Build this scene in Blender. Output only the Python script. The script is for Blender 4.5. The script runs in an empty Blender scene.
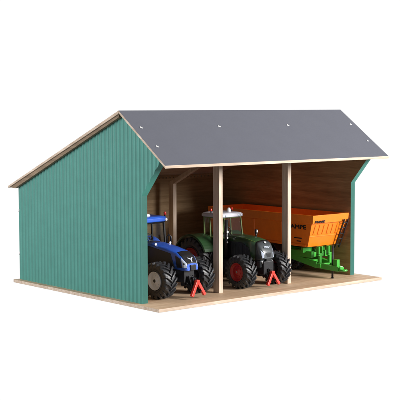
import bpy, bmesh, math, random
from mathutils import Vector, Matrix
random.seed(4)
S = 0.0078            # one layout unit in metres (the barn is a 42 cm wide toy)
scn = bpy.context.scene
COL = scn.collection
PI = math.pi

# ------------------------------------------------------------------ materials
def nodes(name):
    m = bpy.data.materials.new(name); m.use_nodes = True
    nt = m.node_tree; b = nt.nodes['Principled BSDF']
    return m, nt, b

def coords(nt, scale=(1, 1, 1), rot=(0, 0, 0)):
    tc = nt.nodes.new('ShaderNodeTexCoord'); mp = nt.nodes.new('ShaderNodeMapping')
    mp.inputs['Scale'].default_value = [c / S for c in scale]
    mp.inputs['Rotation'].default_value = rot
    nt.links.new(tc.outputs['Object'], mp.inputs['Vector'])
    return mp.outputs['Vector']

def ramp(nt, fac, stops):
    r = nt.nodes.new('ShaderNodeValToRGB')
    while len(r.color_ramp.elements) < len(stops): r.color_ramp.elements.new(0.5)
    for e, (p, c) in zip(r.color_ramp.elements, stops):
        e.position = p; e.color = (*c, 1)
    nt.links.new(fac, r.inputs['Fac'])
    return r.outputs['Color']

def noise(nt, vec, scale, detail=4, rough=.55, dist=0):
    n = nt.nodes.new('ShaderNodeTexNoise')
    n.inputs['Scale'].default_value = scale; n.inputs['Detail'].default_value = detail
    n.inputs['Roughness'].default_value = rough; n.inputs['Distortion'].default_value = dist
    nt.links.new(vec, n.inputs['Vector'])
    return n.outputs['Fac']

def bump(nt, b, h, strength, dist=.05):
    bp = nt.nodes.new('ShaderNodeBump'); bp.inputs['Strength'].default_value = strength
    bp.inputs['Distance'].default_value = dist * S
    nt.links.new(h, bp.inputs['Height']); nt.links.new(bp.outputs['Normal'], b.inputs['Normal'])

def mixc(nt, a, b_, f, mode='MIX'):
    m = nt.nodes.new('ShaderNodeMix'); m.data_type = 'RGBA'; m.blend_type = mode
    def put(sock, v):
        if isinstance(v, (tuple, list)): sock.default_value = (*v, 1)
        elif isinstance(v, float): sock.default_value = v
        else: nt.links.new(v, sock)
    put(m.inputs[0], f); put(m.inputs[6], a); put(m.inputs[7], b_)
    return m.outputs[2]

def wood(name, c1, c2, c3, grain='x', rough=.6, fine=1.0, bmp=.25):
    m, nt, b = nodes(name)
    sc = {'x': (.05, 1, 1), 'y': (1, .05, 1), 'z': (1, 1, .05)}[grain]
    v = coords(nt, sc)
    n1 = noise(nt, v, 1.1 * fine, 6, .6, .4)
    n2 = noise(nt, v, 6 * fine, 5, .65)
    n3 = noise(nt, coords(nt, (.12, .12, .12)), 1.0, 2)
    base = ramp(nt, n1, [(.3, c1), (.52, c2), (.72, c3)])
    fn = ramp(nt, n2, [(.35, (.62, .58, .54)), (.6, (1, 1, 1))])
    base = mixc(nt, base, fn, .6, 'MULTIPLY')
    bl = ramp(nt, n3, [(.35, (.86, .84, .82)), (.65, (1.05, 1.04, 1.02))])
    base = mixc(nt, base, bl, .8, 'MULTIPLY')
    nt.links.new(base, b.inputs['Base Color'])
    b.inputs['Roughness'].default_value = rough
    b.inputs['Specular IOR Level'].default_value = .3
    bump(nt, b, n2, bmp, .03)
    return m

def paint(name, col, rough=.4, var=.06, coat=0.0, metallic=0.0, bm=.05, scale=1.2, spec=.5):
    m, nt, b = nodes(name)
    v = coords(nt)
    n = noise(nt, v, scale, 5)
    c = ramp(nt, n, [(.3, tuple(x * (1 - var) for x in col)), (.7, tuple(min(1, x * (1 + var)) for x in col))])
    nt.links.new(c, b.inputs['Base Color'])
    r = nt.nodes.new('ShaderNodeMapRange')
    r.inputs['To Min'].default_value = rough - .06; r.inputs['To Max'].default_value = rough + .08
    nt.links.new(noise(nt, v, 3.1, 4), r.inputs['Value']); nt.links.new(r.outputs['Result'], b.inputs['Roughness'])
    b.inputs['Coat Weight'].default_value = coat; b.inputs['Coat Roughness'].default_value = .15
    b.inputs['Metallic'].default_value = metallic
    b.inputs['Specular IOR Level'].default_value = spec
    if bm: bump(nt, b, noise(nt, v, 14, 3), bm, .02)
    return m

M = {}
M['ply'] = wood('pale plywood', (.51, .35, .225), (.63, .455, .305), (.72, .555, .405), 'x', .55, .7)
M['ply_edge'] = wood('plywood edge', (.46, .35, .26), (.60, .48, .38), (.72, .61, .52), 'x', .7, 1.4)
M['ply_edge_y'] = wood('plywood edge along depth', (.46, .35, .26), (.60, .48, .38), (.72, .61, .52), 'y', .7, 1.4)
M['rake_shade_strip'] = wood('rake underside shade brown', (.16, .11, .07), (.24, .17, .11), (.30, .22, .15), 'y', .7, 1.2)  # shade below the rear rake edge, put into a darker wood colour
M['post'] = wood('pale post wood', (.52, .41, .32), (.66, .54, .44), (.76, .66, .56), 'z', .6, .9)
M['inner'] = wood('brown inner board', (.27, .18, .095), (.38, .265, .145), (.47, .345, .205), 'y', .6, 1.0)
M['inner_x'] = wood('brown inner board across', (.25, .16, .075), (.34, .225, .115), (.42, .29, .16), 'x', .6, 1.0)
M['teal'] = paint('teal wall paint', (.058, .235, .193), .5, .06, bm=.12, scale=.5, spec=.35)
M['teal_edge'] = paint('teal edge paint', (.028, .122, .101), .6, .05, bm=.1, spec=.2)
M['roof'] = paint('slate grey roof laminate', (.080, .084, .108), .42, .03, bm=.1, scale=.35, spec=.45)
M['clip'] = paint('white plastic clip', (.55, .55, .54), .35)
M['rubber'] = paint('black tyre rubber', (.022, .023, .026), .42, .2, bm=.25, spec=.6)
M['black'] = paint('black plastic', (.012, .012, .014), .38, .15)
M['dark'] = paint('dark grey plastic', (.035, .036, .04), .45, .15)
M['blue'] = paint('blue tractor paint', (.022, .10, .52), .30, .05, coat=.5, bm=0)
M['green'] = paint('dark green tractor paint', (.018, .052, .018), .30, .05, coat=.4, bm=0)
M['gunmetal'] = paint('grey hood nose', (.045, .052, .058), .34, .05, coat=.3, bm=0)
M['lime'] = paint('bright green chassis paint', (.045, .36, .035), .35, .06, coat=.3, bm=.03)
M['orange'] = paint('orange trailer paint', (.88, .20, .008), .36, .05, coat=.25, bm=.05)
M['red'] = paint('red plastic', (.68, .035, .02), .35, .05, coat=.2)
M['redrim'] = paint('dark red rim', (.33, .012, .012), .35, .08)
M['silver'] = paint('silver grey rim', (.56, .61, .70), .4, .06, metallic=.15)
M['white'] = paint('white plastic', (.78, .78, .80), .3, .03, bm=.02)
M['cabroof'] = paint('grey white roof', (.52, .52, .58), .35, .03, bm=0)
M['lamp'] = paint('clear lamp lens', (.50, .56, .68), .12, .05, coat=.6, bm=0)
M['seam'] = paint('lime green trim', (.11, .165, .04), .4)
M['steel'] = paint('brushed metal', (.55, .55, .56), .3, .05, metallic=.9)
def glass():
    m = bpy.data.materials.new('cab glazing'); m.use_nodes = True; nt = m.node_tree
    for n in list(nt.nodes): nt.nodes.remove(n)
    o = nt.nodes.new('ShaderNodeOutputMaterial'); mx = nt.nodes.new('ShaderNodeMixShader')
    t = nt.nodes.new('ShaderNodeBsdfTransparent'); g = nt.nodes.new('ShaderNodeBsdfGlossy')
    t.inputs['Color'].default_value = (.95, .97, .97, 1); g.inputs['Roughness'].default_value = .04
    mx.inputs[0].default_value = .05; nt.links.new(t.outputs[0], mx.inputs[1]); nt.links.new(g.outputs[0], mx.inputs[2])
    nt.links.new(mx.outputs[0], o.inputs['Surface'])
    return m
M['glass'] = glass()

# ------------------------------------------------------------------ mesh builder
YMAP = None            # optional shortening of a tractor's nose, used while its hood is built
class MB:
    def __init__(s): s.v = []; s.f = []; s.mi = []; s.sm = []
    def add(s, vs, fs, mi=0, smooth=False):
        o = len(s.v); s.v += [tuple(v) for v in vs]
        for f in fs:
            s.f.append([i + o for i in f]); s.mi.append(mi); s.sm.append(smooth)
    def box(s, x0, x1, y0, y1, z0, z1, mi=0, mat=None):
        vs = [Vector((x, y, z)) for x in (x0, x1) for y in (y0, y1) for z in (z0, z1)]
        if mat: vs = [mat @ v for v in vs]
        s.add(vs, [(0, 1, 3, 2), (4, 6, 7, 5), (0, 4, 5, 1), (2, 3, 7, 6), (0, 2, 6, 4), (1, 5, 7, 3)], mi)
        return s
    def bar(s, a, b, w, h=None, mi=0, up=(0, 0, 1)):
        """rectangular bar from a to b, w wide and h tall"""
        h = h or w; a = Vector(a); b = Vector(b); d = (b - a).normalized()
        u = Vector(up)
        if abs(d.dot(u)) > .95: u = Vector((0, 1, 0))
        r = d.cross(u).normalized(); u = r.cross(d)
        vs = [p + r * (w / 2 * i) + u * (h / 2 * j) for p in (a, b) for i, j in ((-1, -1), (1, -1), (1, 1), (-1, 1))]
        s.add(vs, [(0, 1, 2, 3), (7, 6, 5, 4), (0, 4, 5, 1), (1, 5, 6, 2), (2, 6, 7, 3), (3, 7, 4, 0)], mi)
        return s
    def tube(s, pts, r, n=10, mi=0, caps=True):
        pts = [Vector(p) for p in pts]; rs = r if isinstance(r, (list, tuple)) else [r] * len(pts)
        rings = []; prev = None
        for i, p in enumerate(pts):
            d = (pts[min(i + 1, len(pts) - 1)] - pts[max(i - 1, 0)]).normalized()
            u = prev if prev else (Vector((0, 0, 1)) if abs(d.z) < .9 else Vector((0, 1, 0)))
            a = d.cross(u).normalized(); u = a.cross(d).normalized(); prev = u
            rings.append([p + (a * math.cos(2 * PI * k / n) + u * math.sin(2 * PI * k / n)) * rs[i] for k in range(n)])
        vs = [v for q in rings for v in q]; fs = []
        for i in range(len(pts) - 1):
            for k in range(n):
                fs.append((i * n + k, i * n + (k + 1) % n, (i + 1) * n + (k + 1) % n, (i + 1) * n + k))
        s.add(vs, fs, mi, True)
        if caps: s.add(rings[0], [tuple(range(n))[::-1]], mi); s.add(rings[-1], [tuple(range(n))], mi)
        return s
    def lathe(s, prof, n=40, mi=0, center=(0, 0, 0), smooth=True):
        """profile of (x, r) turned about the X axis"""
        vs = []; fs = []; cx, cy, cz = center
        for x, r in prof:
            for k in range(n):
                a = 2 * PI * k / n; vs.append((cx + x, cy + r * math.cos(a), cz + r * math.sin(a)))
        for i in range(len(prof) - 1):
            for k in range(n):
                fs.append((i * n + k, i * n + (k + 1) % n, (i + 1) * n + (k + 1) % n, (i + 1) * n + k))
        s.add(vs, fs, mi, smooth)
        return s
    def loft(s, secs, mi=0, caps=True, smooth=False, closed=True):
        n = len(secs[0]); vs = [v for q in secs for v in q]; fs = []
        for i in range(len(secs) - 1):
            for k in range(n if closed else n - 1):
                fs.append((i * n + k, i * n + (k + 1) % n, (i + 1) * n + (k + 1) % n, (i + 1) * n + k))
        s.add(vs, fs, mi, smooth)
        if caps: s.add(secs[0], [tuple(range(n))[::-1]], mi); s.add(secs[-1], [tuple(range(n))], mi)
        return s
    def prism(s, poly, x0, x1, mi=0, mi_side=None):
        """polygon in the YZ plane pushed from x0 to x1"""
        n = len(poly)
        vs = [(x0, y, z) for y, z in poly] + [(x1, y, z) for y, z in poly]
        s.add(vs, [tuple(range(n)), tuple(range(n, 2 * n))[::-1]], mi)
        s.add(vs, [(k, (k + 1) % n, n + (k + 1) % n, n + k) for k in range(n)], mi if mi_side is None else mi_side)
        return s
    def build(s, name, mats, parent=None, bevel=0, seg=2, sub=0, autosm=False):
        me = bpy.data.meshes.new(name)
        if YMAP: s.v = [(x, YMAP(y), z) for x, y, z in s.v]
        me.from_pydata([(x * S, y * S, z * S) for x, y, z in s.v], [], s.f)
        mats = mats if isinstance(mats, (list, tuple)) else [mats]
        for m in mats: me.materials.append(M[m] if isinstance(m, str) else m)
        for p, mi, sm in zip(me.polygons, s.mi, s.sm): p.material_index = mi; p.use_smooth = sm
        bm = bmesh.new(); bm.from_mesh(me)
        bmesh.ops.remove_doubles(bm, verts=bm.verts, dist=1e-7)
        bmesh.ops.recalc_face_normals(bm, faces=bm.faces)
        bm.to_mesh(me); bm.free()
        o = bpy.data.objects.new(name, me); COL.objects.link(o)
        if parent: o.parent = parent
        if bevel:
            b = o.modifiers.new('bevel', 'BEVEL'); b.width = bevel * S; b.segments = seg
            b.limit_method = 'ANGLE'; b.angle_limit = math.radians(32)
        if sub:
            q = o.modifiers.new('sub', 'SUBSURF'); q.levels = sub; q.render_levels = sub
        if autosm:
            for p in me.polygons: p.use_smooth = True
            w = o.modifiers.new('wn', 'WEIGHTED_NORMAL'); w.keep_sharp = True
        return o

def empty(name, loc, rz=0, label=None, cat=None):
    o = bpy.data.objects.new(name, None); COL.objects.link(o)
    o.location = [c * S for c in loc]; o.rotation_euler = (0, 0, rz); o.empty_display_size = .02
    if label: o['label'] = label
    if cat: o['category'] = cat
    return o

def copy_part(o, parent, loc=None, rot=None, scale=None):
    c = o.copy(); COL.objects.link(c); c.parent = parent
    if loc is not None: c.location = [k * S for k in loc]
    if rot is not None: c.rotation_euler = rot
    if scale is not None: c.scale = scale
    for ch in list(o.children):
        copy_part(ch, c)
    return c

def text(name, body, size, mat, parent, matrix, extrude=.02, shear=0, bold=.0, xs=1.0):
    cu = bpy.data.curves.new(name, 'FONT'); cu.body = body; cu.size = size * S
    cu.extrude = extrude * S; cu.shear = shear; cu.align_x = 'CENTER'; cu.align_y = 'CENTER'
    t = bpy.data.objects.new(name, cu); COL.objects.link(t)
    dg = bpy.context.evaluated_depsgraph_get()
    me = bpy.data.meshes.new_from_object(t.evaluated_get(dg))
    bpy.data.objects.remove(t)
    for v in me.vertices: v.co.x *= xs
    if bold:                       # heavier strokes: shifted copies joined into the same mesh
        bm = bmesh.new(); bm.from_mesh(me); src = bm.verts[:] + bm.edges[:] + bm.faces[:]
        for k, (dx, dy) in enumerate(((-1, 0), (1, 0), (0, .7), (0, -.7))):
            r = bmesh.ops.duplicate(bm, geom=src)
            bmesh.ops.translate(bm, verts=[v for v in r['geom'] if isinstance(v, bmesh.types.BMVert)], vec=(dx * bold * S, dy * bold * S, (k + 1) * .004 * S))
        bm.to_mesh(me); bm.free()
    me.materials.clear(); me.materials.append(M[mat])
    o = bpy.data.objects.new(name, me); COL.objects.link(o); o.parent = parent
    mm = matrix.copy(); mm.translation = mm.translation * S; o.matrix_local = mm
    return o

def frame(origin, xdir, ydir):
    x = Vector(xdir).normalized(); y = Vector(ydir); y = (y - x * y.dot(x)).normalized(); z = x.cross(y)
    m = Matrix.Identity(4)
    for i in range(3): m[i][0] = x[i]; m[i][1] = y[i]; m[i][2] = z[i]; m[i][3] = origin[i]
    return m

# ------------------------------------------------------------------ the barn
W, D = 54.0, 44.6
XA, XB, WT = 1.24, 52.76, 1.11
YF, YB = 5.89, 44.27
RL, RR = .21, 53.8
YR, ZR = 10.71, 31.87
YE, ZE = -1.62, 23.12
YK, ZK = 46.33, 17.69
TR = .46
sf = (ZR - ZE) / (YR - YE); sb = (ZR - ZK) / (YK - YR)
def under(y):
    return (ZE + sf * (y - YE) if y < YR else ZR - sb * (y - YR)) - TR

barn = empty('toy_barn', (0, 0, 0), 0, 'open fronted wooden toy barn with teal corrugated side walls and slate grey roof', 'barn')
b = MB(); b.box(0, W, 0, D, -.56, 0)
o = b.build('base_plate', ['ply', 'ply_edge'], barn, .06)
o.data.polygons
for p in o.data.polygons:
    if abs(p.normal.z) < .5: p.material_index = 1

def zlow(y):           # the cut under the eave
    return 17.85 + 1.15 * (YF - y) if y < YF - 1e-6 else 0.0

def side_wall(x_out, x_in, name='side_wall', front_ribs=True):
    sgn = 1 if x_in > x_out else -1
    y0 = .47; pitch = 1.08
    prof = [(k / 12, .19 * ((1 - math.cos(2 * PI * k / 12)) / 2) ** 1.4) for k in range(12)]
    ys = []; y = YF - 5 * pitch
    while y < YB:
        for fy, d in prof:
            yy = y + fy * pitch
            if y0 < yy < YB - .25 and (front_ribs or yy > YF + .9): ys.append((yy, d))
        y += pitch
    ys.sort(); ex_ = []
    for a, c in zip(ys, ys[1:]):          # keep the ridge point on the corrugation
        if a[0] < YR <= c[0]: ex_.append((YR, a[1] + (c[1] - a[1]) * (YR - a[0]) / (c[0] - a[0])))
    ys += ex_
    for ex in (y0, YB - .2, YB):
        ys.append((ex, 0.0))
    ys = [q for q in ys if not (abs(q[0] - YF) < .12)]
    ys += [(YF - .001, 0), (YF, 0), (YF + .1, 0)]
    ys.sort()
    m = MB(); O = []
    for yy, d in ys:
        zb = zlow(yy) if yy < YF - 1e-4 else 0
        if abs(yy - (YF - .001)) < 1e-6: zb = 17.85
        zt = under(yy) - .02
        if zt - zb < .02: zt = zb + .02
        O.append(((x_out - sgn * d, yy, zb), (x_out - sgn * d, yy, zt), (x_in, yy, zb), (x_in, yy, zt)))
    for a, c in zip(O, O[1:]):
        if abs(a[0][1] - (YF - .001)) < 1e-6:      # the vertical front edge
            q = list(c); lowo = c[0]; lowi = c[2]
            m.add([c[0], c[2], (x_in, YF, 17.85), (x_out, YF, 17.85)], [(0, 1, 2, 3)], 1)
            continue
        m.add([a[0], c[0], c[1], a[1]], [(0, 1, 2, 3)], 0)
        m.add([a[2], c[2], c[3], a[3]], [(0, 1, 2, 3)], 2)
        m.add([a[0], c[0], c[2], a[2]], [(0, 1, 2, 3)], 0 if a[0][1] > YF - .01 else 3)
        m.add([a[1], c[1], c[3], a[3]], [(0, 1, 2, 3)], 0)
    for e in (O[0], O[-1]):
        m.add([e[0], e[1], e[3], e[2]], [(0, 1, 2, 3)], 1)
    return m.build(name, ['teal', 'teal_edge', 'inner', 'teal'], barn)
side_wall(XA, XA + WT)
side_wall(XB, XB - WT, front_ribs=False)

# back wall with a row of small vent slots under the roof
bw = MB(); yb0, yb1 = 43.45, 44.15
bw.box(XA + WT - .4, XB - WT + .4, yb0, yb1, 0, 17.72)
x = XA + WT; 
while x < XB - WT - .1:
    bw.box(x, min(x + .58, XB - WT), yb0 + .001, yb1 - .001, 17.72, 18.02); x += .95
bw.prism([(yb0, 18.02), (yb1, 18.02), (yb1, under(yb1) + .0), (yb0, under(yb0))], XA + WT - .4, XB - WT + .4)
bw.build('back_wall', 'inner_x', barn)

# partition frames: front post, rafter and rear post cut from one board
def pframe(x0, x1):
    poly = [(YF, 0), (YF + 1.56, 0), (YF + 1.56, 24.3), (12.6, 27.7), (31.9, 20.2), (39.2, 16.85), (39.2, 0), (40.6, 0),
            (40.6, 17.15), (31.9, 21.0), (19.0, 26.4), (YR + 1, under(YR + 1) - .01), (YR, under(YR) - .01), (YF, under(YF) - .01)]
    m = MB(); m.prism(poly, x0, x1)
    return m.build('post_frame', 'post', barn, .05)
pframe(18.02, 18.89); pframe(34.71, 35.58)
# roof
m = MB()
ft = [(YE, ZE), (YR, ZR), (YR, ZR - TR), (YE, ZE - TR)]
m.prism(ft, RL, RR, 1)
o = m.build('front_roof_panel', ['roof', 'ply_edge_y', 'ply_edge'], barn, .03)
for p in o.data.polygons:
    if p.normal.z > .5: p.material_index = 0
    elif abs(p.normal.x) < .5: p.material_index = 2
m = MB()
m.prism([(YR + .03, ZR - .03), (YK, ZK), (YK, ZK - .38), (YR + .03, ZR - TR - .1)], RL, RR, 1)
o = m.build('back_roof_panel', ['roof', 'ply_edge_y', 'ply_edge'], barn, .03)
for p in o.data.polygons:
    if p.normal.z > .5: p.material_index = 0
    elif abs(p.normal.x) < .5: p.material_index = 2
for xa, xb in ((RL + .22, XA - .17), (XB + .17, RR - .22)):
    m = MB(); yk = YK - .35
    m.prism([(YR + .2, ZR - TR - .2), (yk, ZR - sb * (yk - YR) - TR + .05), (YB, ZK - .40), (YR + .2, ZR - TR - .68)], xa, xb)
    m.build('rake_shade_strip', 'rake_shade_strip', barn, .03)  # added dark strip standing in for the shaded underside of the rear roof

# little white plastic clips on the roof and on the rear edge of the wall
nrm = Vector((0, -sf, 1)).normalized()
def clip(x, y, z, n, t):
    m = MB(); n = Vector(n).normalized(); t = Vector(t).normalized(); r = n.cross(t); c = Vector((x, y, z))
    def q(a, b_, h): return c + t * a + r * b_ + n * h
    m.loft([[q(-.30, -.17, -.05), q(.30, -.17, -.05), q(.30, .17, -.05), q(-.30, .17, -.05)],
            [q(-.26, -.11, .07), q(.22, -.11, .04), q(.22, .11, .04), q(-.26, .11, .07)]])
    m.tube([q(-.2, 0, .0), q(-.2, 0, .14)], .11, 10)
    m.build('clip', 'clip', barn, .03)
def rz(y): return ZE + sf * (y - YE)
for x, ys_ in ((1.9, (6.7, 2.45)), (18.9, (6.7,)), (35.57, (6.7,)), (52.42, (6.7, 2.35))):
    for y in ys_: clip(x, y, rz(y), nrm, (1, -.35, -.3))
for xx, sx in ((XA, -1), (XB, 1)):
    for z in (13.06, 4.96): clip(xx - (-sx) * .0, YB - .08, z, (sx, 0, 0), (0, 0, 1))

# ------------------------------------------------------------------ wheels
def tyre_mb(R, w, rr, nl=18, lug=.36, mirror=1):
    """R outer radius over the lugs, w width, rr rim radius; the axis is X"""
    m = MB(); Rc = R - lug; h = w / 2
    prof = [(-h * .62, rr - .02), (-h * .80, rr + .05), (-h * .97, rr + (Rc - rr) * .35), (-h, rr + (Rc - rr) * .60), (-h * .95, Rc - .28),
            (-h * .84, Rc - .06), (-h * .5, Rc + .0), (0, Rc + .04)]
    prof += [(-x, r) for x, r in prof[-2::-1]]
    m.lathe(prof, 48)
    # bead ring raised on the wall
    for sgn in (-1, 1):
        m.lathe([(sgn * h * .90, rr + .18), (sgn * h * 1.0, rr + .25), (sgn * h * 1.02, rr + .33), (sgn * h * .97, rr + .40)], 48)
    for sgn in (-1, 1):
        for k in range(nl):
            t0 = 2 * PI * (k + (0 if sgn < 0 else .5)) / nl
            path = [(-.06, 0, 0), (.35, .50, 0), (.70, .90, -.02), (.97, 1.10, -.16), (1.03, 1.16, -.75)]
            secs = []
            for i, (fx, dt, dr) in enumerate(path):
                th = t0 + mirror * dt * (2 * PI / nl) * .95
                half = (.16 + .045 * i) * (2 * PI / nl)
                top = R + dr; bot = Rc + dr - .14 if i < 4 else Rc + dr - .3
                xo = sgn * h * fx; xi = xo if i < 4 else sgn * h * .93
                p = []
                for rad, s_, xx in ((bot, -1, xi), (top, -.72, xo), (top, .72, xo), (bot, 1, xi)):
                    if i == 4: rad = rad - (0 if rad == bot else .25)
                    a = th + s_ * half
                    p.append((xx, rad * math.cos(a), rad * math.sin(a)))
                secs.append(p)
            m.loft(secs)
    return m

def rim_mb(rr, w, face=-1, bolts=8, deep=.25):
    m = MB(); h = w / 2 * .92 * face
    s_ = 1 if face > 0 else -1
    prof = [(-h * .8, rr * .98), (h * .86, rr * 1.0), (h * 1.0, rr * 1.03), (h * 1.02, rr * .96), (h * .86, rr * .90), (h * (1 - deep * 1.5), rr * .80),
            (h * (1 - deep * 1.2), rr * .66), (h * (1 - deep * .9), rr * .52), (h * (1 - deep * .8), rr * .36), (h * (1 - deep * .3), rr * .30), (h * (1 - deep * .2), rr * .22), (h * (1 - deep * .2), 0.001)]
    m.lathe(prof, 40)
    for k in range(bolts):
        a = 2 * PI * k / bolts; y = rr * .56 * math.cos(a); z = rr * .56 * math.sin(a)
        m.tube([(h * (1 - deep * 1.2), y, z), (h * (1 - deep * .6), y, z)], rr * .055, 6)
    return m

def wheel(parent, x, y, R, w, rr, rimmat, face, name='wheel', nl=18, lug=.36, steer=0):
    hb = MB(); hb.lathe([(-face * w * .45, .001), (-face * w * .45, .5), (face * w * .36, .5), (face * w * .36, .001)], 20)
    wh = hb.build(name, 'dark', parent)
    wh.location = (x * S, y * S, R * S); wh.rotation_euler = (random.uniform(0, 3), 0, 0)
    wh.rotation_mode = 'XYZ'
    if steer: wh.rotation_euler = (wh.rotation_euler[0], 0, steer)
    tyre_mb(R, w, rr, nl, lug, mirror=-1).build('tyre', 'rubber', wh, .03, 1)
    rim_mb(rr, w, face).build('rim', rimmat, wh)
    q = MB(); h = w / 2 * .92 * face; hr = .20 if rimmat == 'silver' else .13
    q.tube([(h * .6, 0, 0), (h * .96, 0, 0)], hr * rr, 16); q.build('hub', 'black' if rimmat == 'silver' else 'steel', wh, .04)
    return wh

# ------------------------------------------------------------------ tractors
def rsec(y, w, z0, z1, r=.5, crown=.12, wt=None, y_top=None):
    """hood cross-section at y: bottom half width w, top half width wt"""
    wt = wt or w * .86; yt = y if y_top is None else y_top
    zs = z1 - r
    def yy(z): return y + (yt - y) * (z - z0) / (z1 - z0)
    pts = [(-w, z0), (-w, z0 + (zs - z0) * .5), (-w * .98, zs), (-wt - (w - wt) * .4, z1 - r * .35), (-wt + r * .3, z1 - r * .04), (-wt * .4, z1 + crown * .8), (0, z1 + crown)]
    pts = pts + [(-a, c) for a, c in pts[-2::-1]]
    return [(a, yy(c), c) for a, c in pts]

def spt(secs, a, t):
    i = min(int(a), len(secs) - 2); k = min(int(t), len(secs[0]) - 2); f, g = a - i, t - k
    q = [Vector(p) for p in (secs[i][k], secs[i][k + 1], secs[i + 1][k], secs[i + 1][k + 1])]
    return (q[0] * (1 - g) + q[1] * g) * (1 - f) + (q[2] * (1 - g) + q[3] * g) * f

def patch(secs, corners, name, mat, parent, off=.045, n=16, side=1):
    """a thin fitted panel lying on a lofted hood; corners are (section, point) pairs"""
    m = MB(); T = len(secs[0]) - 1; ctr = Vector((0, 1.0, 6.0)); out = []; inn = []
    c = [(a, t if side > 0 else T - t) for a, t in corners]
    for u in range(n + 1):
        for v in range(n + 1):
            U, V = u / n, v / n
            # rounded corners
            a = (c[0][0] * (1 - U) + c[1][0] * U) * (1 - V) + (c[3][0] * (1 - U) + c[2][0] * U) * V
            t = (c[0][1] * (1 - U) + c[1][1] * U) * (1 - V) + (c[3][1] * (1 - U) + c[2][1] * U) * V
            p = spt(secs, a, t); e = .03
            da = spt(secs, min(a + e, len(secs) - 1), t) - spt(secs, max(a - e, 0), t)
            dt = spt(secs, a, min(t + e, T)) - spt(secs, a, max(t - e, 0))
            nn = da.cross(dt)
            if nn.length < 1e-9: nn = Vector((0, -1, 0))
            nn.normalize()
            if nn.dot(Vector((p.x, 0 if p.y > -3 else -2, p.z - 5.2))) < 0: nn = -nn
            out.append(p + nn * off); inn.append(p - nn * off)
    N = n + 1; q = lambda u, v: u * N + v
    fs = [(q(u, v), q(u + 1, v), q(u + 1, v + 1), q(u, v + 1)) for u in range(n) for v in range(n)]
    m.add(out, fs, 0, True); m.add(inn, fs, 0, True)
    rim = [q(u, 0) for u in range(n)] + [q(n, v) for v in range(n)] + [q(u, n) for u in range(n, 0, -1)] + [q(0, v) for v in range(n, 0, -1)]
    K = N * N
    m.add(out + inn, [(rim[k], rim[(k + 1) % len(rim)], rim[(k + 1) % len(rim)] + K, rim[k] + K) for k in range(len(rim))])
    return m.build(name, mat, parent)

def gloss_lamp(parent, c, r, name='headlight', d=(0, -1, 0), mat='lamp'):
    m = MB(); c = Vector(c); d = Vector(d).normalized()
    m.tube([c, c + d * r * .5, c + d * r * .7], [r, r, r * .6], 14)
    return m.build(name, mat, parent)

def mirror_arm(parent, sx, x, y, z, reach=1.5, drop=.2):
    m = MB(); m.tube([(sx * x, y, z), (sx * (x + reach * .6), y - .25, z + .25), (sx * (x + reach), y - .3, z - drop)], .09, 8)
    a = m.build('mirror_arm', 'black', parent)
    q = MB(); q.box(sx * (x + reach) - .38, sx * (x + reach) + .38, y - .42, y - .18, z - drop - 1.5, z - drop)
    q.build('mirror', 'black', a, .08)
    return a

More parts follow.
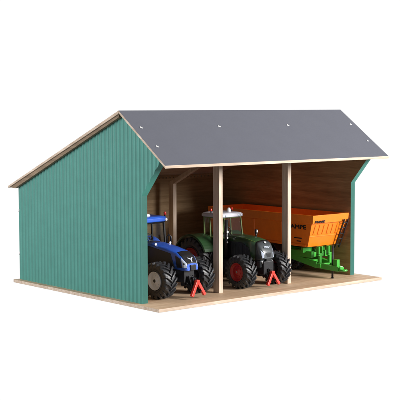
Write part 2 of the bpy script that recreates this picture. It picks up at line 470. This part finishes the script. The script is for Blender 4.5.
def cab(root, P):
    """P: dict with yf (front bottom), yb, zb (sill), zt (roof underside), hw, hwt, rake ..."""
    yf, yb, zb, zt, hb_, ht_ = P['yf'], P['yb'], P['zb'], P['zt'], P['hb'], P['ht']
    yft, ybt = P['yft'], P['ybt']
    pil = MB()
    pm = P.get('pillar_r', .17)
    for sx in (-1, 1):
        A = (sx * hb_, yf, zb); B = (sx * ht_, yft, zt)
        pil.bar(A, B, pm * 2, pm * 2)
        pil.bar((sx * (hb_ + .1), (yf + yb) / 2 + .6, zb - .6), (sx * ht_, (yft + ybt) / 2 + .6, zt), pm * 1.8, pm * 2)
        pil.bar((sx * (hb_ - .2), yb, zb), (sx * ht_, ybt, zt), pm * 2.2, pm * 2.2)
        pil.bar((sx * hb_, yf, zb), (sx * hb_, yb, zb), .3, .3)
        pil.bar((sx * ht_, yft, zt - .08), (sx * ht_, ybt, zt - .08), .3, .25)
    pil.bar((-hb_, yf, zb), (hb_, yf, zb), .3, .3); pil.bar((-ht_, yft, zt - .08), (ht_, yft, zt - .08), .3, .25)
    pil.bar((-ht_, ybt, zt - .08), (ht_, ybt, zt - .08), .3, .25); pil.bar((-hb_, yb, zb), (hb_, yb, zb), .3, .3)
    fr = pil.build('cab_frame', P['pillar'], root, .05)
    e = .02
    def pane(p4, name='window'):
        n = (Vector(p4[1]) - Vector(p4[0])).cross(Vector(p4[2]) - Vector(p4[0])).normalized() * .05
        m = MB(); m.loft([[Vector(p) - n for p in p4], [Vector(p) + n for p in p4]]); m.build(name, 'glass', root)
    pane([(-hb_ + .1, yf, zb + .1), (hb_ - .1, yf, zb + .1), (ht_ - .1, yft, zt - .15), (-ht_ + .1, yft, zt - .15)], 'windscreen')
    pane([(-hb_ + .2, yb, zb + .1), (hb_ - .2, yb, zb + .1), (ht_ - .1, ybt, zt - .15), (-ht_ + .1, ybt, zt - .15)], 'rear_window')
    for sx in (-1, 1):
        pane([(sx * hb_, yf + .2, zb + .1), (sx * hb_, yb - .2, zb + .1), (sx * ht_, ybt - .15, zt - .15), (sx * ht_, yft + .15, zt - .15)], 'side_window')
    # seat, steering wheel, console
    st = MB(); ym = (yf + yb) / 2 + .8
    st.box(-.9, .9, ym - .8, ym + .9, zb - .5, zb + .35); st.box(-.85, .85, ym + .6, ym + 1.1, zb + .3, zb + 2.3); st.box(-.5, .5, ym + .75, ym + 1.05, zb + 2.4, zb + 3.0)
    st.build('seat', 'dark', root, .15)
    sw = MB(); cy = yf + 1.3; n = 24
    ring = [(.7 * math.cos(2 * PI * k / n), cy + .35 * math.sin(2 * PI * k / n), zb + 1.3 + .6 * math.sin(2 * PI * k / n)) for k in range(n + 1)]
    sw.tube(ring, .09, 8, caps=False); sw.tube([(0, cy - .5, zb - .2), (0, cy, zb + 1.3)], .12, 8); sw.bar((-.65, cy, zb + 1.3), (.65, cy, zb + 1.3), .12)
    sw.build('steering_wheel', 'black', root)

def hitch(root, y0, z_low, zc, name_tri=True, scale=1.0, lean=.25):
    """front linkage arms and the red coupling triangle hung on them"""
    m = MB()
    m.box(-.62, .62, y0 + .1, y0 + 1.5, zc - .7, zc + .8); m.box(-.85, .85, y0 + .9, y0 + 1.8, zc - .9, zc + 1.2)
    m.tube([(-1.0, y0 + .35, zc - .35), (1.0, y0 + .35, zc - .35)], .2, 10); m.tube([(-.45, y0, zc + .5), (-.5, y0 - .5, zc - .2), (-.2, y0 - .2, zc - .9)], .08, 8); m.tube([(.4, y0, zc + .6), (.55, y0 - .4, zc), (.3, y0 - .1, zc - .8)], .08, 8)
    for sx in (-1, 1):
        m.bar((sx * .62, y0 + .6, zc - .4), (sx * .75, y0 - 1.3, z_low + .9), .34, .5)
        m.tube([(sx * .75 - .22, y0 - 1.3, z_low + .9), (sx * .75 + .22, y0 - 1.3, z_low + .9)], .34, 12)
        m.tube([(sx * .5, y0 + .3, zc + .9), (sx * .72, y0 - .8, z_low + 1.3)], .13, 8)
    m.tube([(0, y0 + .2, zc + .6), (0, y0 - .9, zc + .35)], .2, 10)
    m.bar((0, y0 - .55, z_low + .2), (0, y0 - .55, zc + .6), .75, .3)
    m.build('front_linkage', 'black', root, .05)
    t = MB(); yv = y0 - 1.5; H = 2.75 * scale; hw = 1.62 * scale
    ap = Vector((0, yv + lean, z_low + H))
    for sx in (-1, 1):
        t.bar((sx * hw, yv, z_low), ap + Vector((sx * -.02, 0, -.15)), .58 * scale, .5, up=(0, 1, 0))
    t.box(-.36, .36, yv + lean - .3, yv + lean + .28, z_low + H - .72, z_low + H + .05)
    t.tube([(0, yv + lean + .2, z_low + H - .35), (0, y0, z_low + H - .25)], .16, 8)
    t.build('coupling_triangle', 'red', root, .08)

def common_chassis(root, wb, tw_f, tw_r, Rf, Rr, zc=3.4):
    m = MB()
    m.box(-1.25, 1.25, -2.6, 3.0, zc - .9, zc + 1.5)
    m.box(-1.5, 1.5, 3.0, wb + 1.2, zc - 1.3, zc + 2.2)
    m.box(-1.9, 1.9, wb - 1.6, wb + 1.6, zc - .8, zc + 2.4)
    m.build('chassis', 'black', root, .12)
    a = MB(); a.tube([(-tw_f, 0, Rf), (-1.3, 0, Rf + .15), (1.3, 0, Rf + .15), (tw_f, 0, Rf)], [.42, .62, .62, .42], 14)
    a.box(-.9, .9, -.7, .7, Rf - .6, Rf + .7)
    for sx in (-1, 1):
        a.tube([(sx * 1.0, .75, Rf + .1), (sx * (tw_f - .4), .75, Rf + .1)], .17, 8)
        a.box(sx * tw_f - .35, sx * tw_f + .35, -.5, .5, Rf - .65, Rf + .75)
    a.build('front_axle', 'dark', root, .08)
    r = MB(); r.tube([(-tw_r, wb, Rr), (tw_r, wb, Rr)], .75, 16); r.build('rear_axle', 'black', root)
    for sx in (-1, 1):
        t = MB(); t.box(sx * 2.45 - .85, sx * 2.45 + .85, 4.6, wb - 4.6, 2.2, 4.6); t.build('fuel_tank', 'black', root, .3, 3)
        s_ = MB()
        for z in (1.6, 2.7, 3.8):
            s_.box(sx * 3.9 - .6, sx * 3.9 + .6, wb - 5.9, wb - 4.7, z, z + .14)
        s_.bar((sx * 3.35, wb - 5.3, 1.6), (sx * 3.35, wb - 5.3, 5), .15)
        s_.build('cab_steps', 'dark', root)

def fender(root, wb, x0, x1, Rr, zc, mat, a0=20, a1=165, off=.45, th=.16):
    """rear mudguards following the tyre"""
    for sx in (-1, 1):
        m = MB(); secs = []
        n = 18
        for k in range(n + 1):
            a = math.radians(a0 + (a1 - a0) * k / n)
            ca, sa = math.cos(a), math.sin(a)
            r0 = Rr + off; r1 = r0 + th
            fl = .25
            secs.append([(sx * x0, wb - r0 * ca, Rr + r0 * sa), (sx * x1, wb - r0 * ca, Rr + r0 * sa), (sx * (x1 + .02), wb - (r1 - fl - .2) * ca, Rr + (r1 - fl - .2) * sa), (sx * (x1 + .15), wb - (r1 - fl) * ca, Rr + (r1 - fl) * sa), (sx * x1, wb - r1 * ca, Rr + r1 * sa), (sx * x0, wb - r1 * ca, Rr + r1 * sa)])
        m.loft(secs, smooth=False)
        # inner cheek
        m.build('mudguard', mat, root, .04)

# ---- the blue one
BT = empty('toy_tractor', (11.05, 8.5, 0), math.radians(5.5), 'blue toy tractor with silver wheel rims in the left bay behind a red coupling triangle', 'toy tractor')
wb = 13.4
common_chassis(BT, wb, 4.1, 4.0, 3.2, 4.2, 3.5)
for sx in (-1, 1):
    wheel(BT, sx * 4.55, 0, 3.2, 2.75, 1.55, 'silver', sx)
    wheel(BT, sx * 4.5, wb, 4.2, 3.1, 2.2, 'silver', sx, nl=20)
YMAP = lambda y: y if y > -1 else -1 + (y + 1) * .78
HS = [rsec(6.3, 1.95, 5.2, 8.95, .55), rsec(4.5, 1.95, 5.2, 8.75, .55), rsec(1.5, 1.9, 5.1, 8.3, .6), rsec(-1.0, 1.84, 4.95, 7.75, .5), rsec(-2.6, 1.76, 4.8, 7.15, .42, y_top=-2.4),
      rsec(-3.7, 1.55, 4.75, 6.5, .38, y_top=-3.2), rsec(-4.15, 1.25, 4.8, 5.85, .32, y_top=-3.95)]
h = MB(); h.loft(HS, smooth=True); h.build('hood', 'blue', BT)
for sd in (1, -1):
    patch(HS, [(0, 2.1), (2.55, 2.15), (3.0, .1), (0, .1)], 'side_grille', 'black', BT, side=sd)
    gg = patch(HS, [(3.05, 2.0), (4.0, 2.1), (4.4, .5), (3.35, .3)], 'side_grille', 'black', BT, side=sd)
    hl = patch(HS, [(4.15, 2.95), (5.75, 3.35), (5.95, 1.0), (4.6, .6)], 'headlight', 'lamp', BT, .06, side=sd)
    l = MB(); p = spt(HS, 5.0, 1.7 if sd > 0 else 10.3); l.tube([p + Vector((sd * .05, .05, 0)), p + Vector((-sd * .1, -.1, 0))], .17, 12); l.build('reflector', 'black', hl)
    gloss_lamp(BT, (sd * 1.75, 3.9, 8.75), .23, 'work_light', mat='white')
gr = patch(HS, [(3.05, 4.15), (3.05, 7.85), (6.0, 8.6), (6.0, 3.4)], 'nose_grille', 'black', BT, .05)
f = MB(); f.box(-.62, .62, -4.34, -4.0, 4.75, 5.7); f.build('front_grille', 'black', BT, .08)
# silver leaf badge with wings
e = MB()
by, bz = -3.3, 6.72
dn = Vector((0, -.6, -.8))
for sx in (-1, 1):
    e.loft([[(sx * .05, by, bz), (sx * .62, by + .2, bz + .12), (sx * .55, by + .05, bz), (sx * .08, by - .25, bz - .2)], [(sx * .05, by - .08, bz + .07), (sx * .62, by + .12, bz + .2), (sx * .55, by - .03, bz + .08), (sx * .08, by - .33, bz - .12)]])
e.loft([[(-.13, by - .1, bz - .1), (.13, by - .1, bz - .1), (.1, by - .5, bz - .55), (-.1, by - .5, bz - .55)], [(-.13, by - .18, bz - .02), (.13, by - .18, bz - .02), (.1, by - .6, bz - .5), (-.1, by - .6, bz - .5)]])
e.build('badge', 'silver', gr)
YMAP = None
P = dict(yf=5.9, yft=6.5, yb=11.6, ybt=11.4, zb=8.3, zt=12.35, hb=2.6, ht=2.75, pillar='black')
cab(BT, P)
c = MB(); c.box(-2.7, 2.7, 6.0, 12.4, 5.0, 8.35); c.build('cab_base', 'black', BT, .2)
r = MB()
def rr_(z, g_, rad=.6):
    x1, y0_, y1_ = 3.15 + g_, 5.8 - g_, 11.8 + g_
    out = []
    for cx_, cy_, a0 in ((x1 - rad, y1_ - rad, 0), (-x1 + rad, y1_ - rad, 90), (-x1 + rad, y0_ + rad, 180), (x1 - rad, y0_ + rad, 270)):
        for k in range(5):
            a = math.radians(a0 + 22.5 * k); out.append((cx_ + rad * math.cos(a), cy_ + rad * math.sin(a), z))
    return out
r.loft([rr_(12.3, -.15), rr_(12.45, .0), rr_(12.95, .0), rr_(13.25, -.25), rr_(13.35, -.8)], smooth=False)
rf = r.build('cab_roof', 'blue', BT, .06)
r = MB(); r.loft([rr_(12.05, -.3), rr_(12.35, -.08)]); r.build('roof_trim', 'black', rf)
d = MB(); d.lathe([(0, 1.0)], 3)
d = MB(); d.tube([(-.6, 7.6, 13.3), (-.6, 7.6, 13.5), (-.6, 7.6, 13.7), (-.6, 7.6, 13.78)], [.85, .85, .65, .2], 20); d.build('antenna_dome', 'white', BT)
for sx in (-1, 1):
    gloss_lamp(BT, (sx * 2.75, 5.9, 12.65), .27, 'work_light', mat='white')
d = MB(); d.tube([(2.9, 6.3, 13.2), (2.9, 6.3, 13.45)], .16, 10); q = d.build('beacon', 'black', BT)
d = MB(); d.tube([(2.9, 6.3, 13.45), (2.9, 6.3, 13.85), (2.9, 6.3, 14.0)], [.25, .23, .12], 14); d.build('beacon_lens', 'red', q)
d = MB(); d.tube([(2.3, 5.2, 8.2), (2.3, 5.2, 9.6), (2.45, 4.9, 10.1), (2.7, 4.6, 9.7), (2.7, 4.6, 8.4)], .16, 10); d.build('exhaust_pipe', 'black', BT)
mirror_arm(BT, -1, 2.8, 6.0, 11.6, 1.3)
fender(BT, wb, 2.7, 6.0, 4.2, 4.2, 'blue', 25, 150)
hitch(BT, -3.2, .55, 2.9, scale=.95)

# ---- the dark green one
GT = empty('toy_tractor', (28.95, 7.5, 0), math.radians(1.0), 'dark green toy tractor with red wheel rims and white roof in the middle bay', 'toy tractor')
wb = 12.3
common_chassis(GT, wb, 3.9, 3.9, 3.06, 4.15, 3.3)
for sx in (-1, 1):
    wheel(GT, sx * 4.35, 0, 3.06, 2.6, 1.62, 'redrim', sx)
    wheel(GT, sx * 4.35, wb, 4.15, 3.0, 2.2, 'redrim', sx, nl=20)
YMAP = lambda y: y if y > -.9 else -.9 + (y + .9) * .62
h = MB()
h.loft([rsec(6.8, 1.95, 5.0, 8.9, .5, .1), rsec(4.0, 1.95, 5.0, 8.95, .5, .12), rsec(1.5, 1.9, 5.0, 8.75, .55, .14), rsec(-.9, 1.82, 4.9, 8.3, .6, .15)], smooth=True)
h.build('hood', 'green', GT)
h = MB()
NS = [rsec(-.9, 1.83, 4.9, 8.31, .6, .15), rsec(-2.0, 1.74, 5.0, 7.95, .55, .14, y_top=-1.8), rsec(-2.9, 1.6, 5.1, 7.45, .5, .12, y_top=-2.5), rsec(-3.4, 1.35, 5.2, 6.8, .45, .1, y_top=-3.1), rsec(-3.65, 1.0, 5.3, 6.3, .4, .08, y_top=-3.5)]
h.loft(NS, smooth=True)
nose = h.build('hood_nose', 'gunmetal', GT)
for sx in (-1, 1):
    g = MB(); pts = [(6.2, 5.2), (6.2, 7.9), (2.4, 7.9), (.6, 7.1), (.0, 5.3)]
    g.loft([[(sx * 1.85, *p) for p in pts], [(sx * 1.985, *p) for p in pts]]); gg = g.build('side_grille', 'black', GT, .03)
    for k in range(5):
        l = MB(); l.bar((sx * 2.0, 1.3 + k * .95, 5.6), (sx * 2.0, 1.3 + k * .95, 7.5), .08, .08); l.build('grille_bar', 'dark', gg)
    s_ = MB(); s_.tube([(sx * 1.60, 6.5, 8.80), (sx * 1.62, 4.0, 8.85), (sx * 1.60, 1.5, 8.63), (sx * 1.55, -.6, 8.22), (sx * 1.82, -1.0, 7.2), (sx * 1.84, -.9, 5.2)], .055, 6); s_.build('trim_line', 'seam', GT)
    patch(NS, [(2.2, 2.2), (3.7, 2.6), (3.8, .5), (2.9, .3)], 'headlight', 'lamp', GT, .06, side=-sx)
    gloss_lamp(GT, (sx * 1.2, -3.0, 4.6), .22, 'fog_light', mat='white')
g = MB(); g.box(-.55, .55, -3.62, -3.1, 4.7, 6.3)
gg = g.build('front_grille', 'black', GT, .1)
b_ = MB(); b_.box(-1.6, 1.6, -2.9, -1.0, 3.6, 5.0); b_.build('bumper', 'gunmetal', GT, .25)
text('lettering', 'FENDT', .44, 'silver', GT, frame((0, -2.20, 7.30), (1, 0, 0), (0, .45, .89)), .03, 0, .01, 1.1)
e = MB(); e.tube([(0, -2.1, 8.05), (0, -2.15, 8.14)], .26, 6); e.build('badge', 'white', GT)
YMAP = None
P = dict(yf=6.9, yft=7.6, yb=12.2, ybt=12.0, zb=8.3, zt=12.1, hb=2.5, ht=2.6, pillar='seam', pillar_r=.12)
cab(GT, P)
c = MB(); c.box(-2.6, 2.6, 6.9, 12.4, 4.8, 8.35); c.build('cab_base', 'green', GT, .2)
r = MB()
def rr_(z, g_, rad=.6):
    x1, y0_, y1_ = 2.95 + g_, 7.0 - g_, 12.6 + g_
    out = []
    for cx_, cy_, a0 in ((x1 - rad, y1_ - rad, 0), (-x1 + rad, y1_ - rad, 90), (-x1 + rad, y0_ + rad, 180), (x1 - rad, y0_ + rad, 270)):
        for k in range(5):
            a = math.radians(a0 + 22.5 * k); out.append((cx_ + rad * math.cos(a), cy_ + rad * math.sin(a), z))
    return out
r.loft([rr_(12.05, -.2), rr_(12.15, .0), rr_(12.6, .0), rr_(12.85, -.25), rr_(12.92, -.8)])
rf = r.build('cab_roof', 'cabroof', GT, .06)
for sx in (-1, 1):
    for xx in (2.3, 1.6): gloss_lamp(GT, (sx * xx, 7.05, 12.38), .22, 'work_light')
    d = MB(); d.tube([(sx * 2.6, 10.0, 12.8), (sx * 2.6, 10.0, 13.15)], .13, 10); q = d.build('beacon', 'black', GT)
    d = MB(); d.tube([(sx * 2.6, 10, 13.15), (sx * 2.6, 10, 13.5), (sx * 2.6, 10, 13.65)], [.22, .2, .1], 14); d.build('beacon_lens', 'red', q)
d = MB(); d.tube([(.3, 8.3, 12.8), (.3, 8.3, 13.5), (.3, 8.3, 13.75)], [.38, .36, .15], 16); d.build('antenna_dome', 'white', GT)
# exhaust stack with bright bolts on the near side and a mirror post
d = MB(); d.tube([(-2.45, 6.0, 5.0), (-2.45, 6.0, 11.8)], .36, 14); ex = d.build('exhaust_pipe', 'black', GT)
for z in (9.6, 8.5, 7.7):
    gloss_lamp(ex, (-2.55, 5.62, z), .24 if z > 9 else .17, 'fitting', mat='white')
d = MB(); d.tube([(1.9, 2.6, 8.7), (1.9, 2.6, 9.2)], .16, 8); q = d.build('work_light_stem', 'black', GT)
d = MB(); d.box(1.66, 2.14, 2.4, 2.85, 9.2, 10.0); q2 = d.build('work_light', 'black', q, .08)
gloss_lamp(q2, (1.9, 2.42, 9.65), .2, 'lens', mat='white')
mirror_arm(GT, -1, 2.7, 7.2, 11.5, 1.4)
fender(GT, wb, 2.6, 5.9, 4.15, 4.2, 'green', 22, 150)
hitch(GT, -1.9 - .35, .66, 2.9, scale=.88)

# ------------------------------------------------------------------ trailer (local x 0 = 46.3, local y 0 = 6)
TX, TY = 46.3, 6.0
TT = empty('toy_trailer', (TX, TY, 0), 0, 'orange toy tipping trailer on a bright green chassis in the right bay', 'toy trailer')
Lr = 30.0
def ring(hw, y0, y1, z): return [(-hw, y0, z), (hw, y0, z), (hw, y1, z), (-hw, y1, z)]
m = MB()
m.loft([ring(4.0, 2.25, Lr - .4, 5.95), ring(4.65, .53, Lr, 10.5), ring(4.86, .08, Lr + .05, 10.56), ring(4.90, -.05, Lr + .1, 12.1),
        ring(4.55, .3, Lr - .3, 12.1), ring(3.75, 2.6, Lr - .7, 6.4)])
body = m.build('tipper_body', 'orange', TT, .07)
# front wall fields: horizontal seam rail, upright ribs
def fw(x, z, off=0):    # point on the sloping front wall
    t = (z - 5.95) / 5.05; return (x, 2.25 - 1.9 * t - off, z)
r = MB(); r.bar(fw(-4.2, 8.0, .04), fw(4.2, 8.0, .04), .16, .14); r.build('rail', 'orange', body, .03)
for i in range(6):
    xx = -3.3 + i * 1.2
    q = MB(); q.loft([[fw(xx - .38, 8.25, -.05), fw(xx + .38, 8.25, -.05), fw(xx + .38, 10.25, -.05), fw(xx - .38, 10.25, -.05)],
                      [fw(xx - .28, 8.35, .14), fw(xx + .28, 8.35, .14), fw(xx + .28, 10.15, .14), fw(xx - .28, 10.15, .14)]])
    q.build('rib', 'orange', body, .03)
def sw_(y, z, off=0, sx=-1):
    t = (z - 5.95) / 5.05; return (sx * (4.0 + .72 * t + off), y, z)
for sx in (-1, 1):
    for k, yy in enumerate((9.2, 17.0, 24.5)):
        q = MB(); q.loft([[sw_(yy - .35, 6.1, -.1, sx), sw_(yy + .35, 6.1, -.1, sx), sw_(yy - .1, 10.45, -.1, sx), sw_(yy - .8, 10.45, -.1, sx)],
                          [sw_(yy - .22, 6.1, .16, sx), sw_(yy + .22, 6.1, .16, sx), sw_(yy - .25, 10.45, .16, sx), sw_(yy - .65, 10.45, .16, sx)]])
        q.build('rib', 'orange', body, .03)
    q = MB(); q.bar(sw_(2.6, 6.25, .05, sx), sw_(Lr - .6, 6.25, .05, sx), .25, .4); q.build('rail', 'orange', body, .05)
nx = Vector((-5.05, 0, .72)).normalized()
text('lettering', 'KRAMPE', 1.12, 'black', body, frame((-4.47 - .09, 5.25, 9.7), (0, -1, 0), (-.1426, 0, 1)), .03, 0, .05, 1.5)
for (ya, yb_, z) in ((3.6, 5.6, 7.55), (3.9, 5.0, 6.95)):
    q = MB(); q.bar(sw_(ya, z, .02), sw_(yb_, z, .02), .05, .2, up=(0, 0, 1)); q.build('marking_strip', 'black', body)
text('lettering', 'KRAMPE', .62, 'black', body, frame((-3.1, -.04, 10.85), (1, 0, 0), (0, -.1, 1)), .04, .25, .022, 1.15)
# ladder on the front wall
l = MB()
for xx in (3.25, 4.35):
    l.bar((xx - .05, 2.0, 5.3), (xx + .1, -.35, 11.0), .24, .3)
for k in range(5):
    t = (k + .6) / 5.2; l.bar((3.25, 2.0 - 2.35 * t, 5.3 + 5.7 * t), (4.4, 2.0 - 2.35 * t, 5.3 + 5.7 * t), .2, .16)
l.build('ladder', 'black', TT, .04)
# chassis and drawbar
c = MB()
for sx in (-1, 1):
    c.box(sx * 1.9 - .35, sx * 1.9 + .35, 3.0, Lr - 1, 3.7, 4.9)
for yy in (3.2, 9, 15, 21, 27): c.box(-1.9, 1.9, yy, yy + .6, 3.8, 4.7)
c.box(-3.0, 3.0, 12.0, 12.6, 3.9, 5.3); c.box(-3.0, 3.0, 4.4, 5.0, 4.6, 5.6)
c.build('chassis', 'lime', TT, .06)
c = MB()
for sx in (-1, 1):
    c.bar((sx * 1.9, 8.5, 3.6), (sx * 1.6, 2.0, 2.35), .7, 1.1); c.bar((sx * 1.6, 2.2, 2.35), (sx * .35, -2.4, 1.9), .6, .95)
c.box(-1.9, 1.9, 1.0, 1.7, 1.95, 2.7); c.box(-1.1, 1.1, -.9, -.2, 1.85, 2.5); c.box(-1.75, 1.75, 3.6, 4.2, 2.4, 3.2)
c.box(-.5, .5, -2.9, -1.2, 1.5, 2.3)
n = 18
db = c.build('drawbar', 'lime', TT, .06)
c = MB(); c.tube([(.52 * math.cos(2 * PI * k / n), -3.3 + .52 * math.sin(2 * PI * k / n), 1.75) for k in range(n + 1)], .2, 8, caps=False); c.build('towing_eye', 'lime', db)
for sx, yy in ((-1, 1.6), (1, 1.6)):
    c = MB(); xx = sx * 1.35
    c.box(xx - .28, xx + .28, yy - .25, yy + .3, 2.4, 4.7)
    c.box(xx - .62, xx - .3, yy - .3, yy + .35, 4.4, 5.95); c.box(xx + .3, xx + .62, yy - .3, yy + .35, 4.4, 5.95); c.box(xx - .62, xx + .62, yy - .3, yy + .35, 4.15, 4.6)
    c.build('bracket', 'lime', db, .05)
c = MB(); c.box(-.7, .1, -2.2, -1.2, 2.1, 3.7); c.build('jack_housing', 'lime', db, .08)
c = MB(); c.tube([(-.35, -.75, .12), (-.35, -.75, 6.3)], .2, 12); c.tube([(-.35, -.75, 0.0), (-.35, -.75, .14)], .34, 14); c.build('support_leg', 'black', TT)
c = MB(); c.tube([(0, 2.4, 4.0), (0, 4.5, 5.8)], .5, 14); c.build('tipping_ram', 'steel', TT)
for yy in (13.2, 19.6):
    for sx in (-1, 1):
        wheel(TT, sx * 3.3, yy, 2.75, 2.1, 1.5, 'silver', sx, nl=22, lug=.16)
    c = MB(); c.tube([(-3.2, yy, 2.75), (3.2, yy, 2.75)], .45, 12); c.build('axle', 'black', TT)
for sx in (-1, 1):
    m = MB(); secs = []
    for (y_, z_) in ((9.7, 3.0), (10.0, 4.6), (11.2, 5.75), (21.6, 5.75), (22.8, 4.6), (23.1, 3.0)):
        secs.append([(sx * 2.3, y_, z_), (sx * 4.4, y_, z_), (sx * 4.4, y_, z_ + .15), (sx * 2.3, y_, z_ + .15)])
    m.loft(secs); m.build('mudguard', 'black', TT, .03)

# ------------------------------------------------------------------ camera
cam = bpy.data.cameras.new('camera'); co = bpy.data.objects.new('camera', cam); COL.objects.link(co)
R_ = Vector((0.76347911, -0.64581969, -0.00407105)); U_ = Vector((0.05297896, 0.05634618, 0.99700468)); F_ = Vector((0.64365587, 0.76140793, -0.07723399))
mm = Matrix.Identity(4)
for i in range(3): mm[i][0] = R_[i]; mm[i][1] = U_[i]; mm[i][2] = -F_[i]
mm.translation = Vector((-113.4977, -144.6115, 31.8174)) * S
co.matrix_world = mm
cam.sensor_width = 36; cam.lens = 1157.0935 / 400 * 36; cam.clip_start = .01; cam.clip_end = 100
scn.camera = co

# ------------------------------------------------------------------ studio light: white background behind, soft key in front
w = bpy.data.worlds.new('World'); scn.world = w; w.use_nodes = True; nt = w.node_tree
bg = nt.nodes['Background']
tc = nt.nodes.new('ShaderNodeTexCoord'); dp = nt.nodes.new('ShaderNodeVectorMath'); dp.operation = 'DOT_PRODUCT'
dp.inputs[1].default_value = Vector((.643, .766, 0)).normalized()
nt.links.new(tc.outputs['Generated'], dp.inputs[0])
cr = nt.nodes.new('ShaderNodeValToRGB')
mr = nt.nodes.new('ShaderNodeMapRange'); mr.inputs['From Min'].default_value = -1; mr.inputs['From Max'].default_value = 1
nt.links.new(dp.outputs['Value'], mr.inputs['Value']); nt.links.new(mr.outputs['Result'], cr.inputs['Fac'])
els = cr.color_ramp.elements
els[0].position = .0; els[0].color = (.23, .23, .235, 1)
els[1].position = .80; els[1].color = (1, 1, 1, 1)
e_ = els.new(.5); e_.color = (.30, .30, .305, 1)
nt.links.new(cr.outputs['Color'], bg.inputs['Color']); bg.inputs['Strength'].default_value = 1.02

def area(name, loc, target, size, power, col=(1, 1, 1), sy=None):
    l = bpy.data.lights.new(name, 'AREA'); l.energy = power; l.size = size * S; l.color = col
    if sy: l.shape = 'RECTANGLE'; l.size_y = sy * S
    o = bpy.data.objects.new(name, l); COL.objects.link(o); o.location = Vector(loc) * S
    o.rotation_euler = (Vector(target) - Vector(loc)).to_track_quat('-Z', 'Y').to_euler()
area('key_light', (125, -190, 80), (30, 8, 8), 75, 66, (1, .975, .95))
area('side_fill_light', (-195, 85, 60), (0, 22, 12), 110, 28, (.97, .98, 1))

scn.view_settings.view_transform = 'Standard'; scn.view_settings.look = 'None'
scn.view_settings.exposure = 0; scn.view_settings.gamma = 1
scn.cycles.max_bounces = 8; scn.cycles.transparent_max_bounces = 16
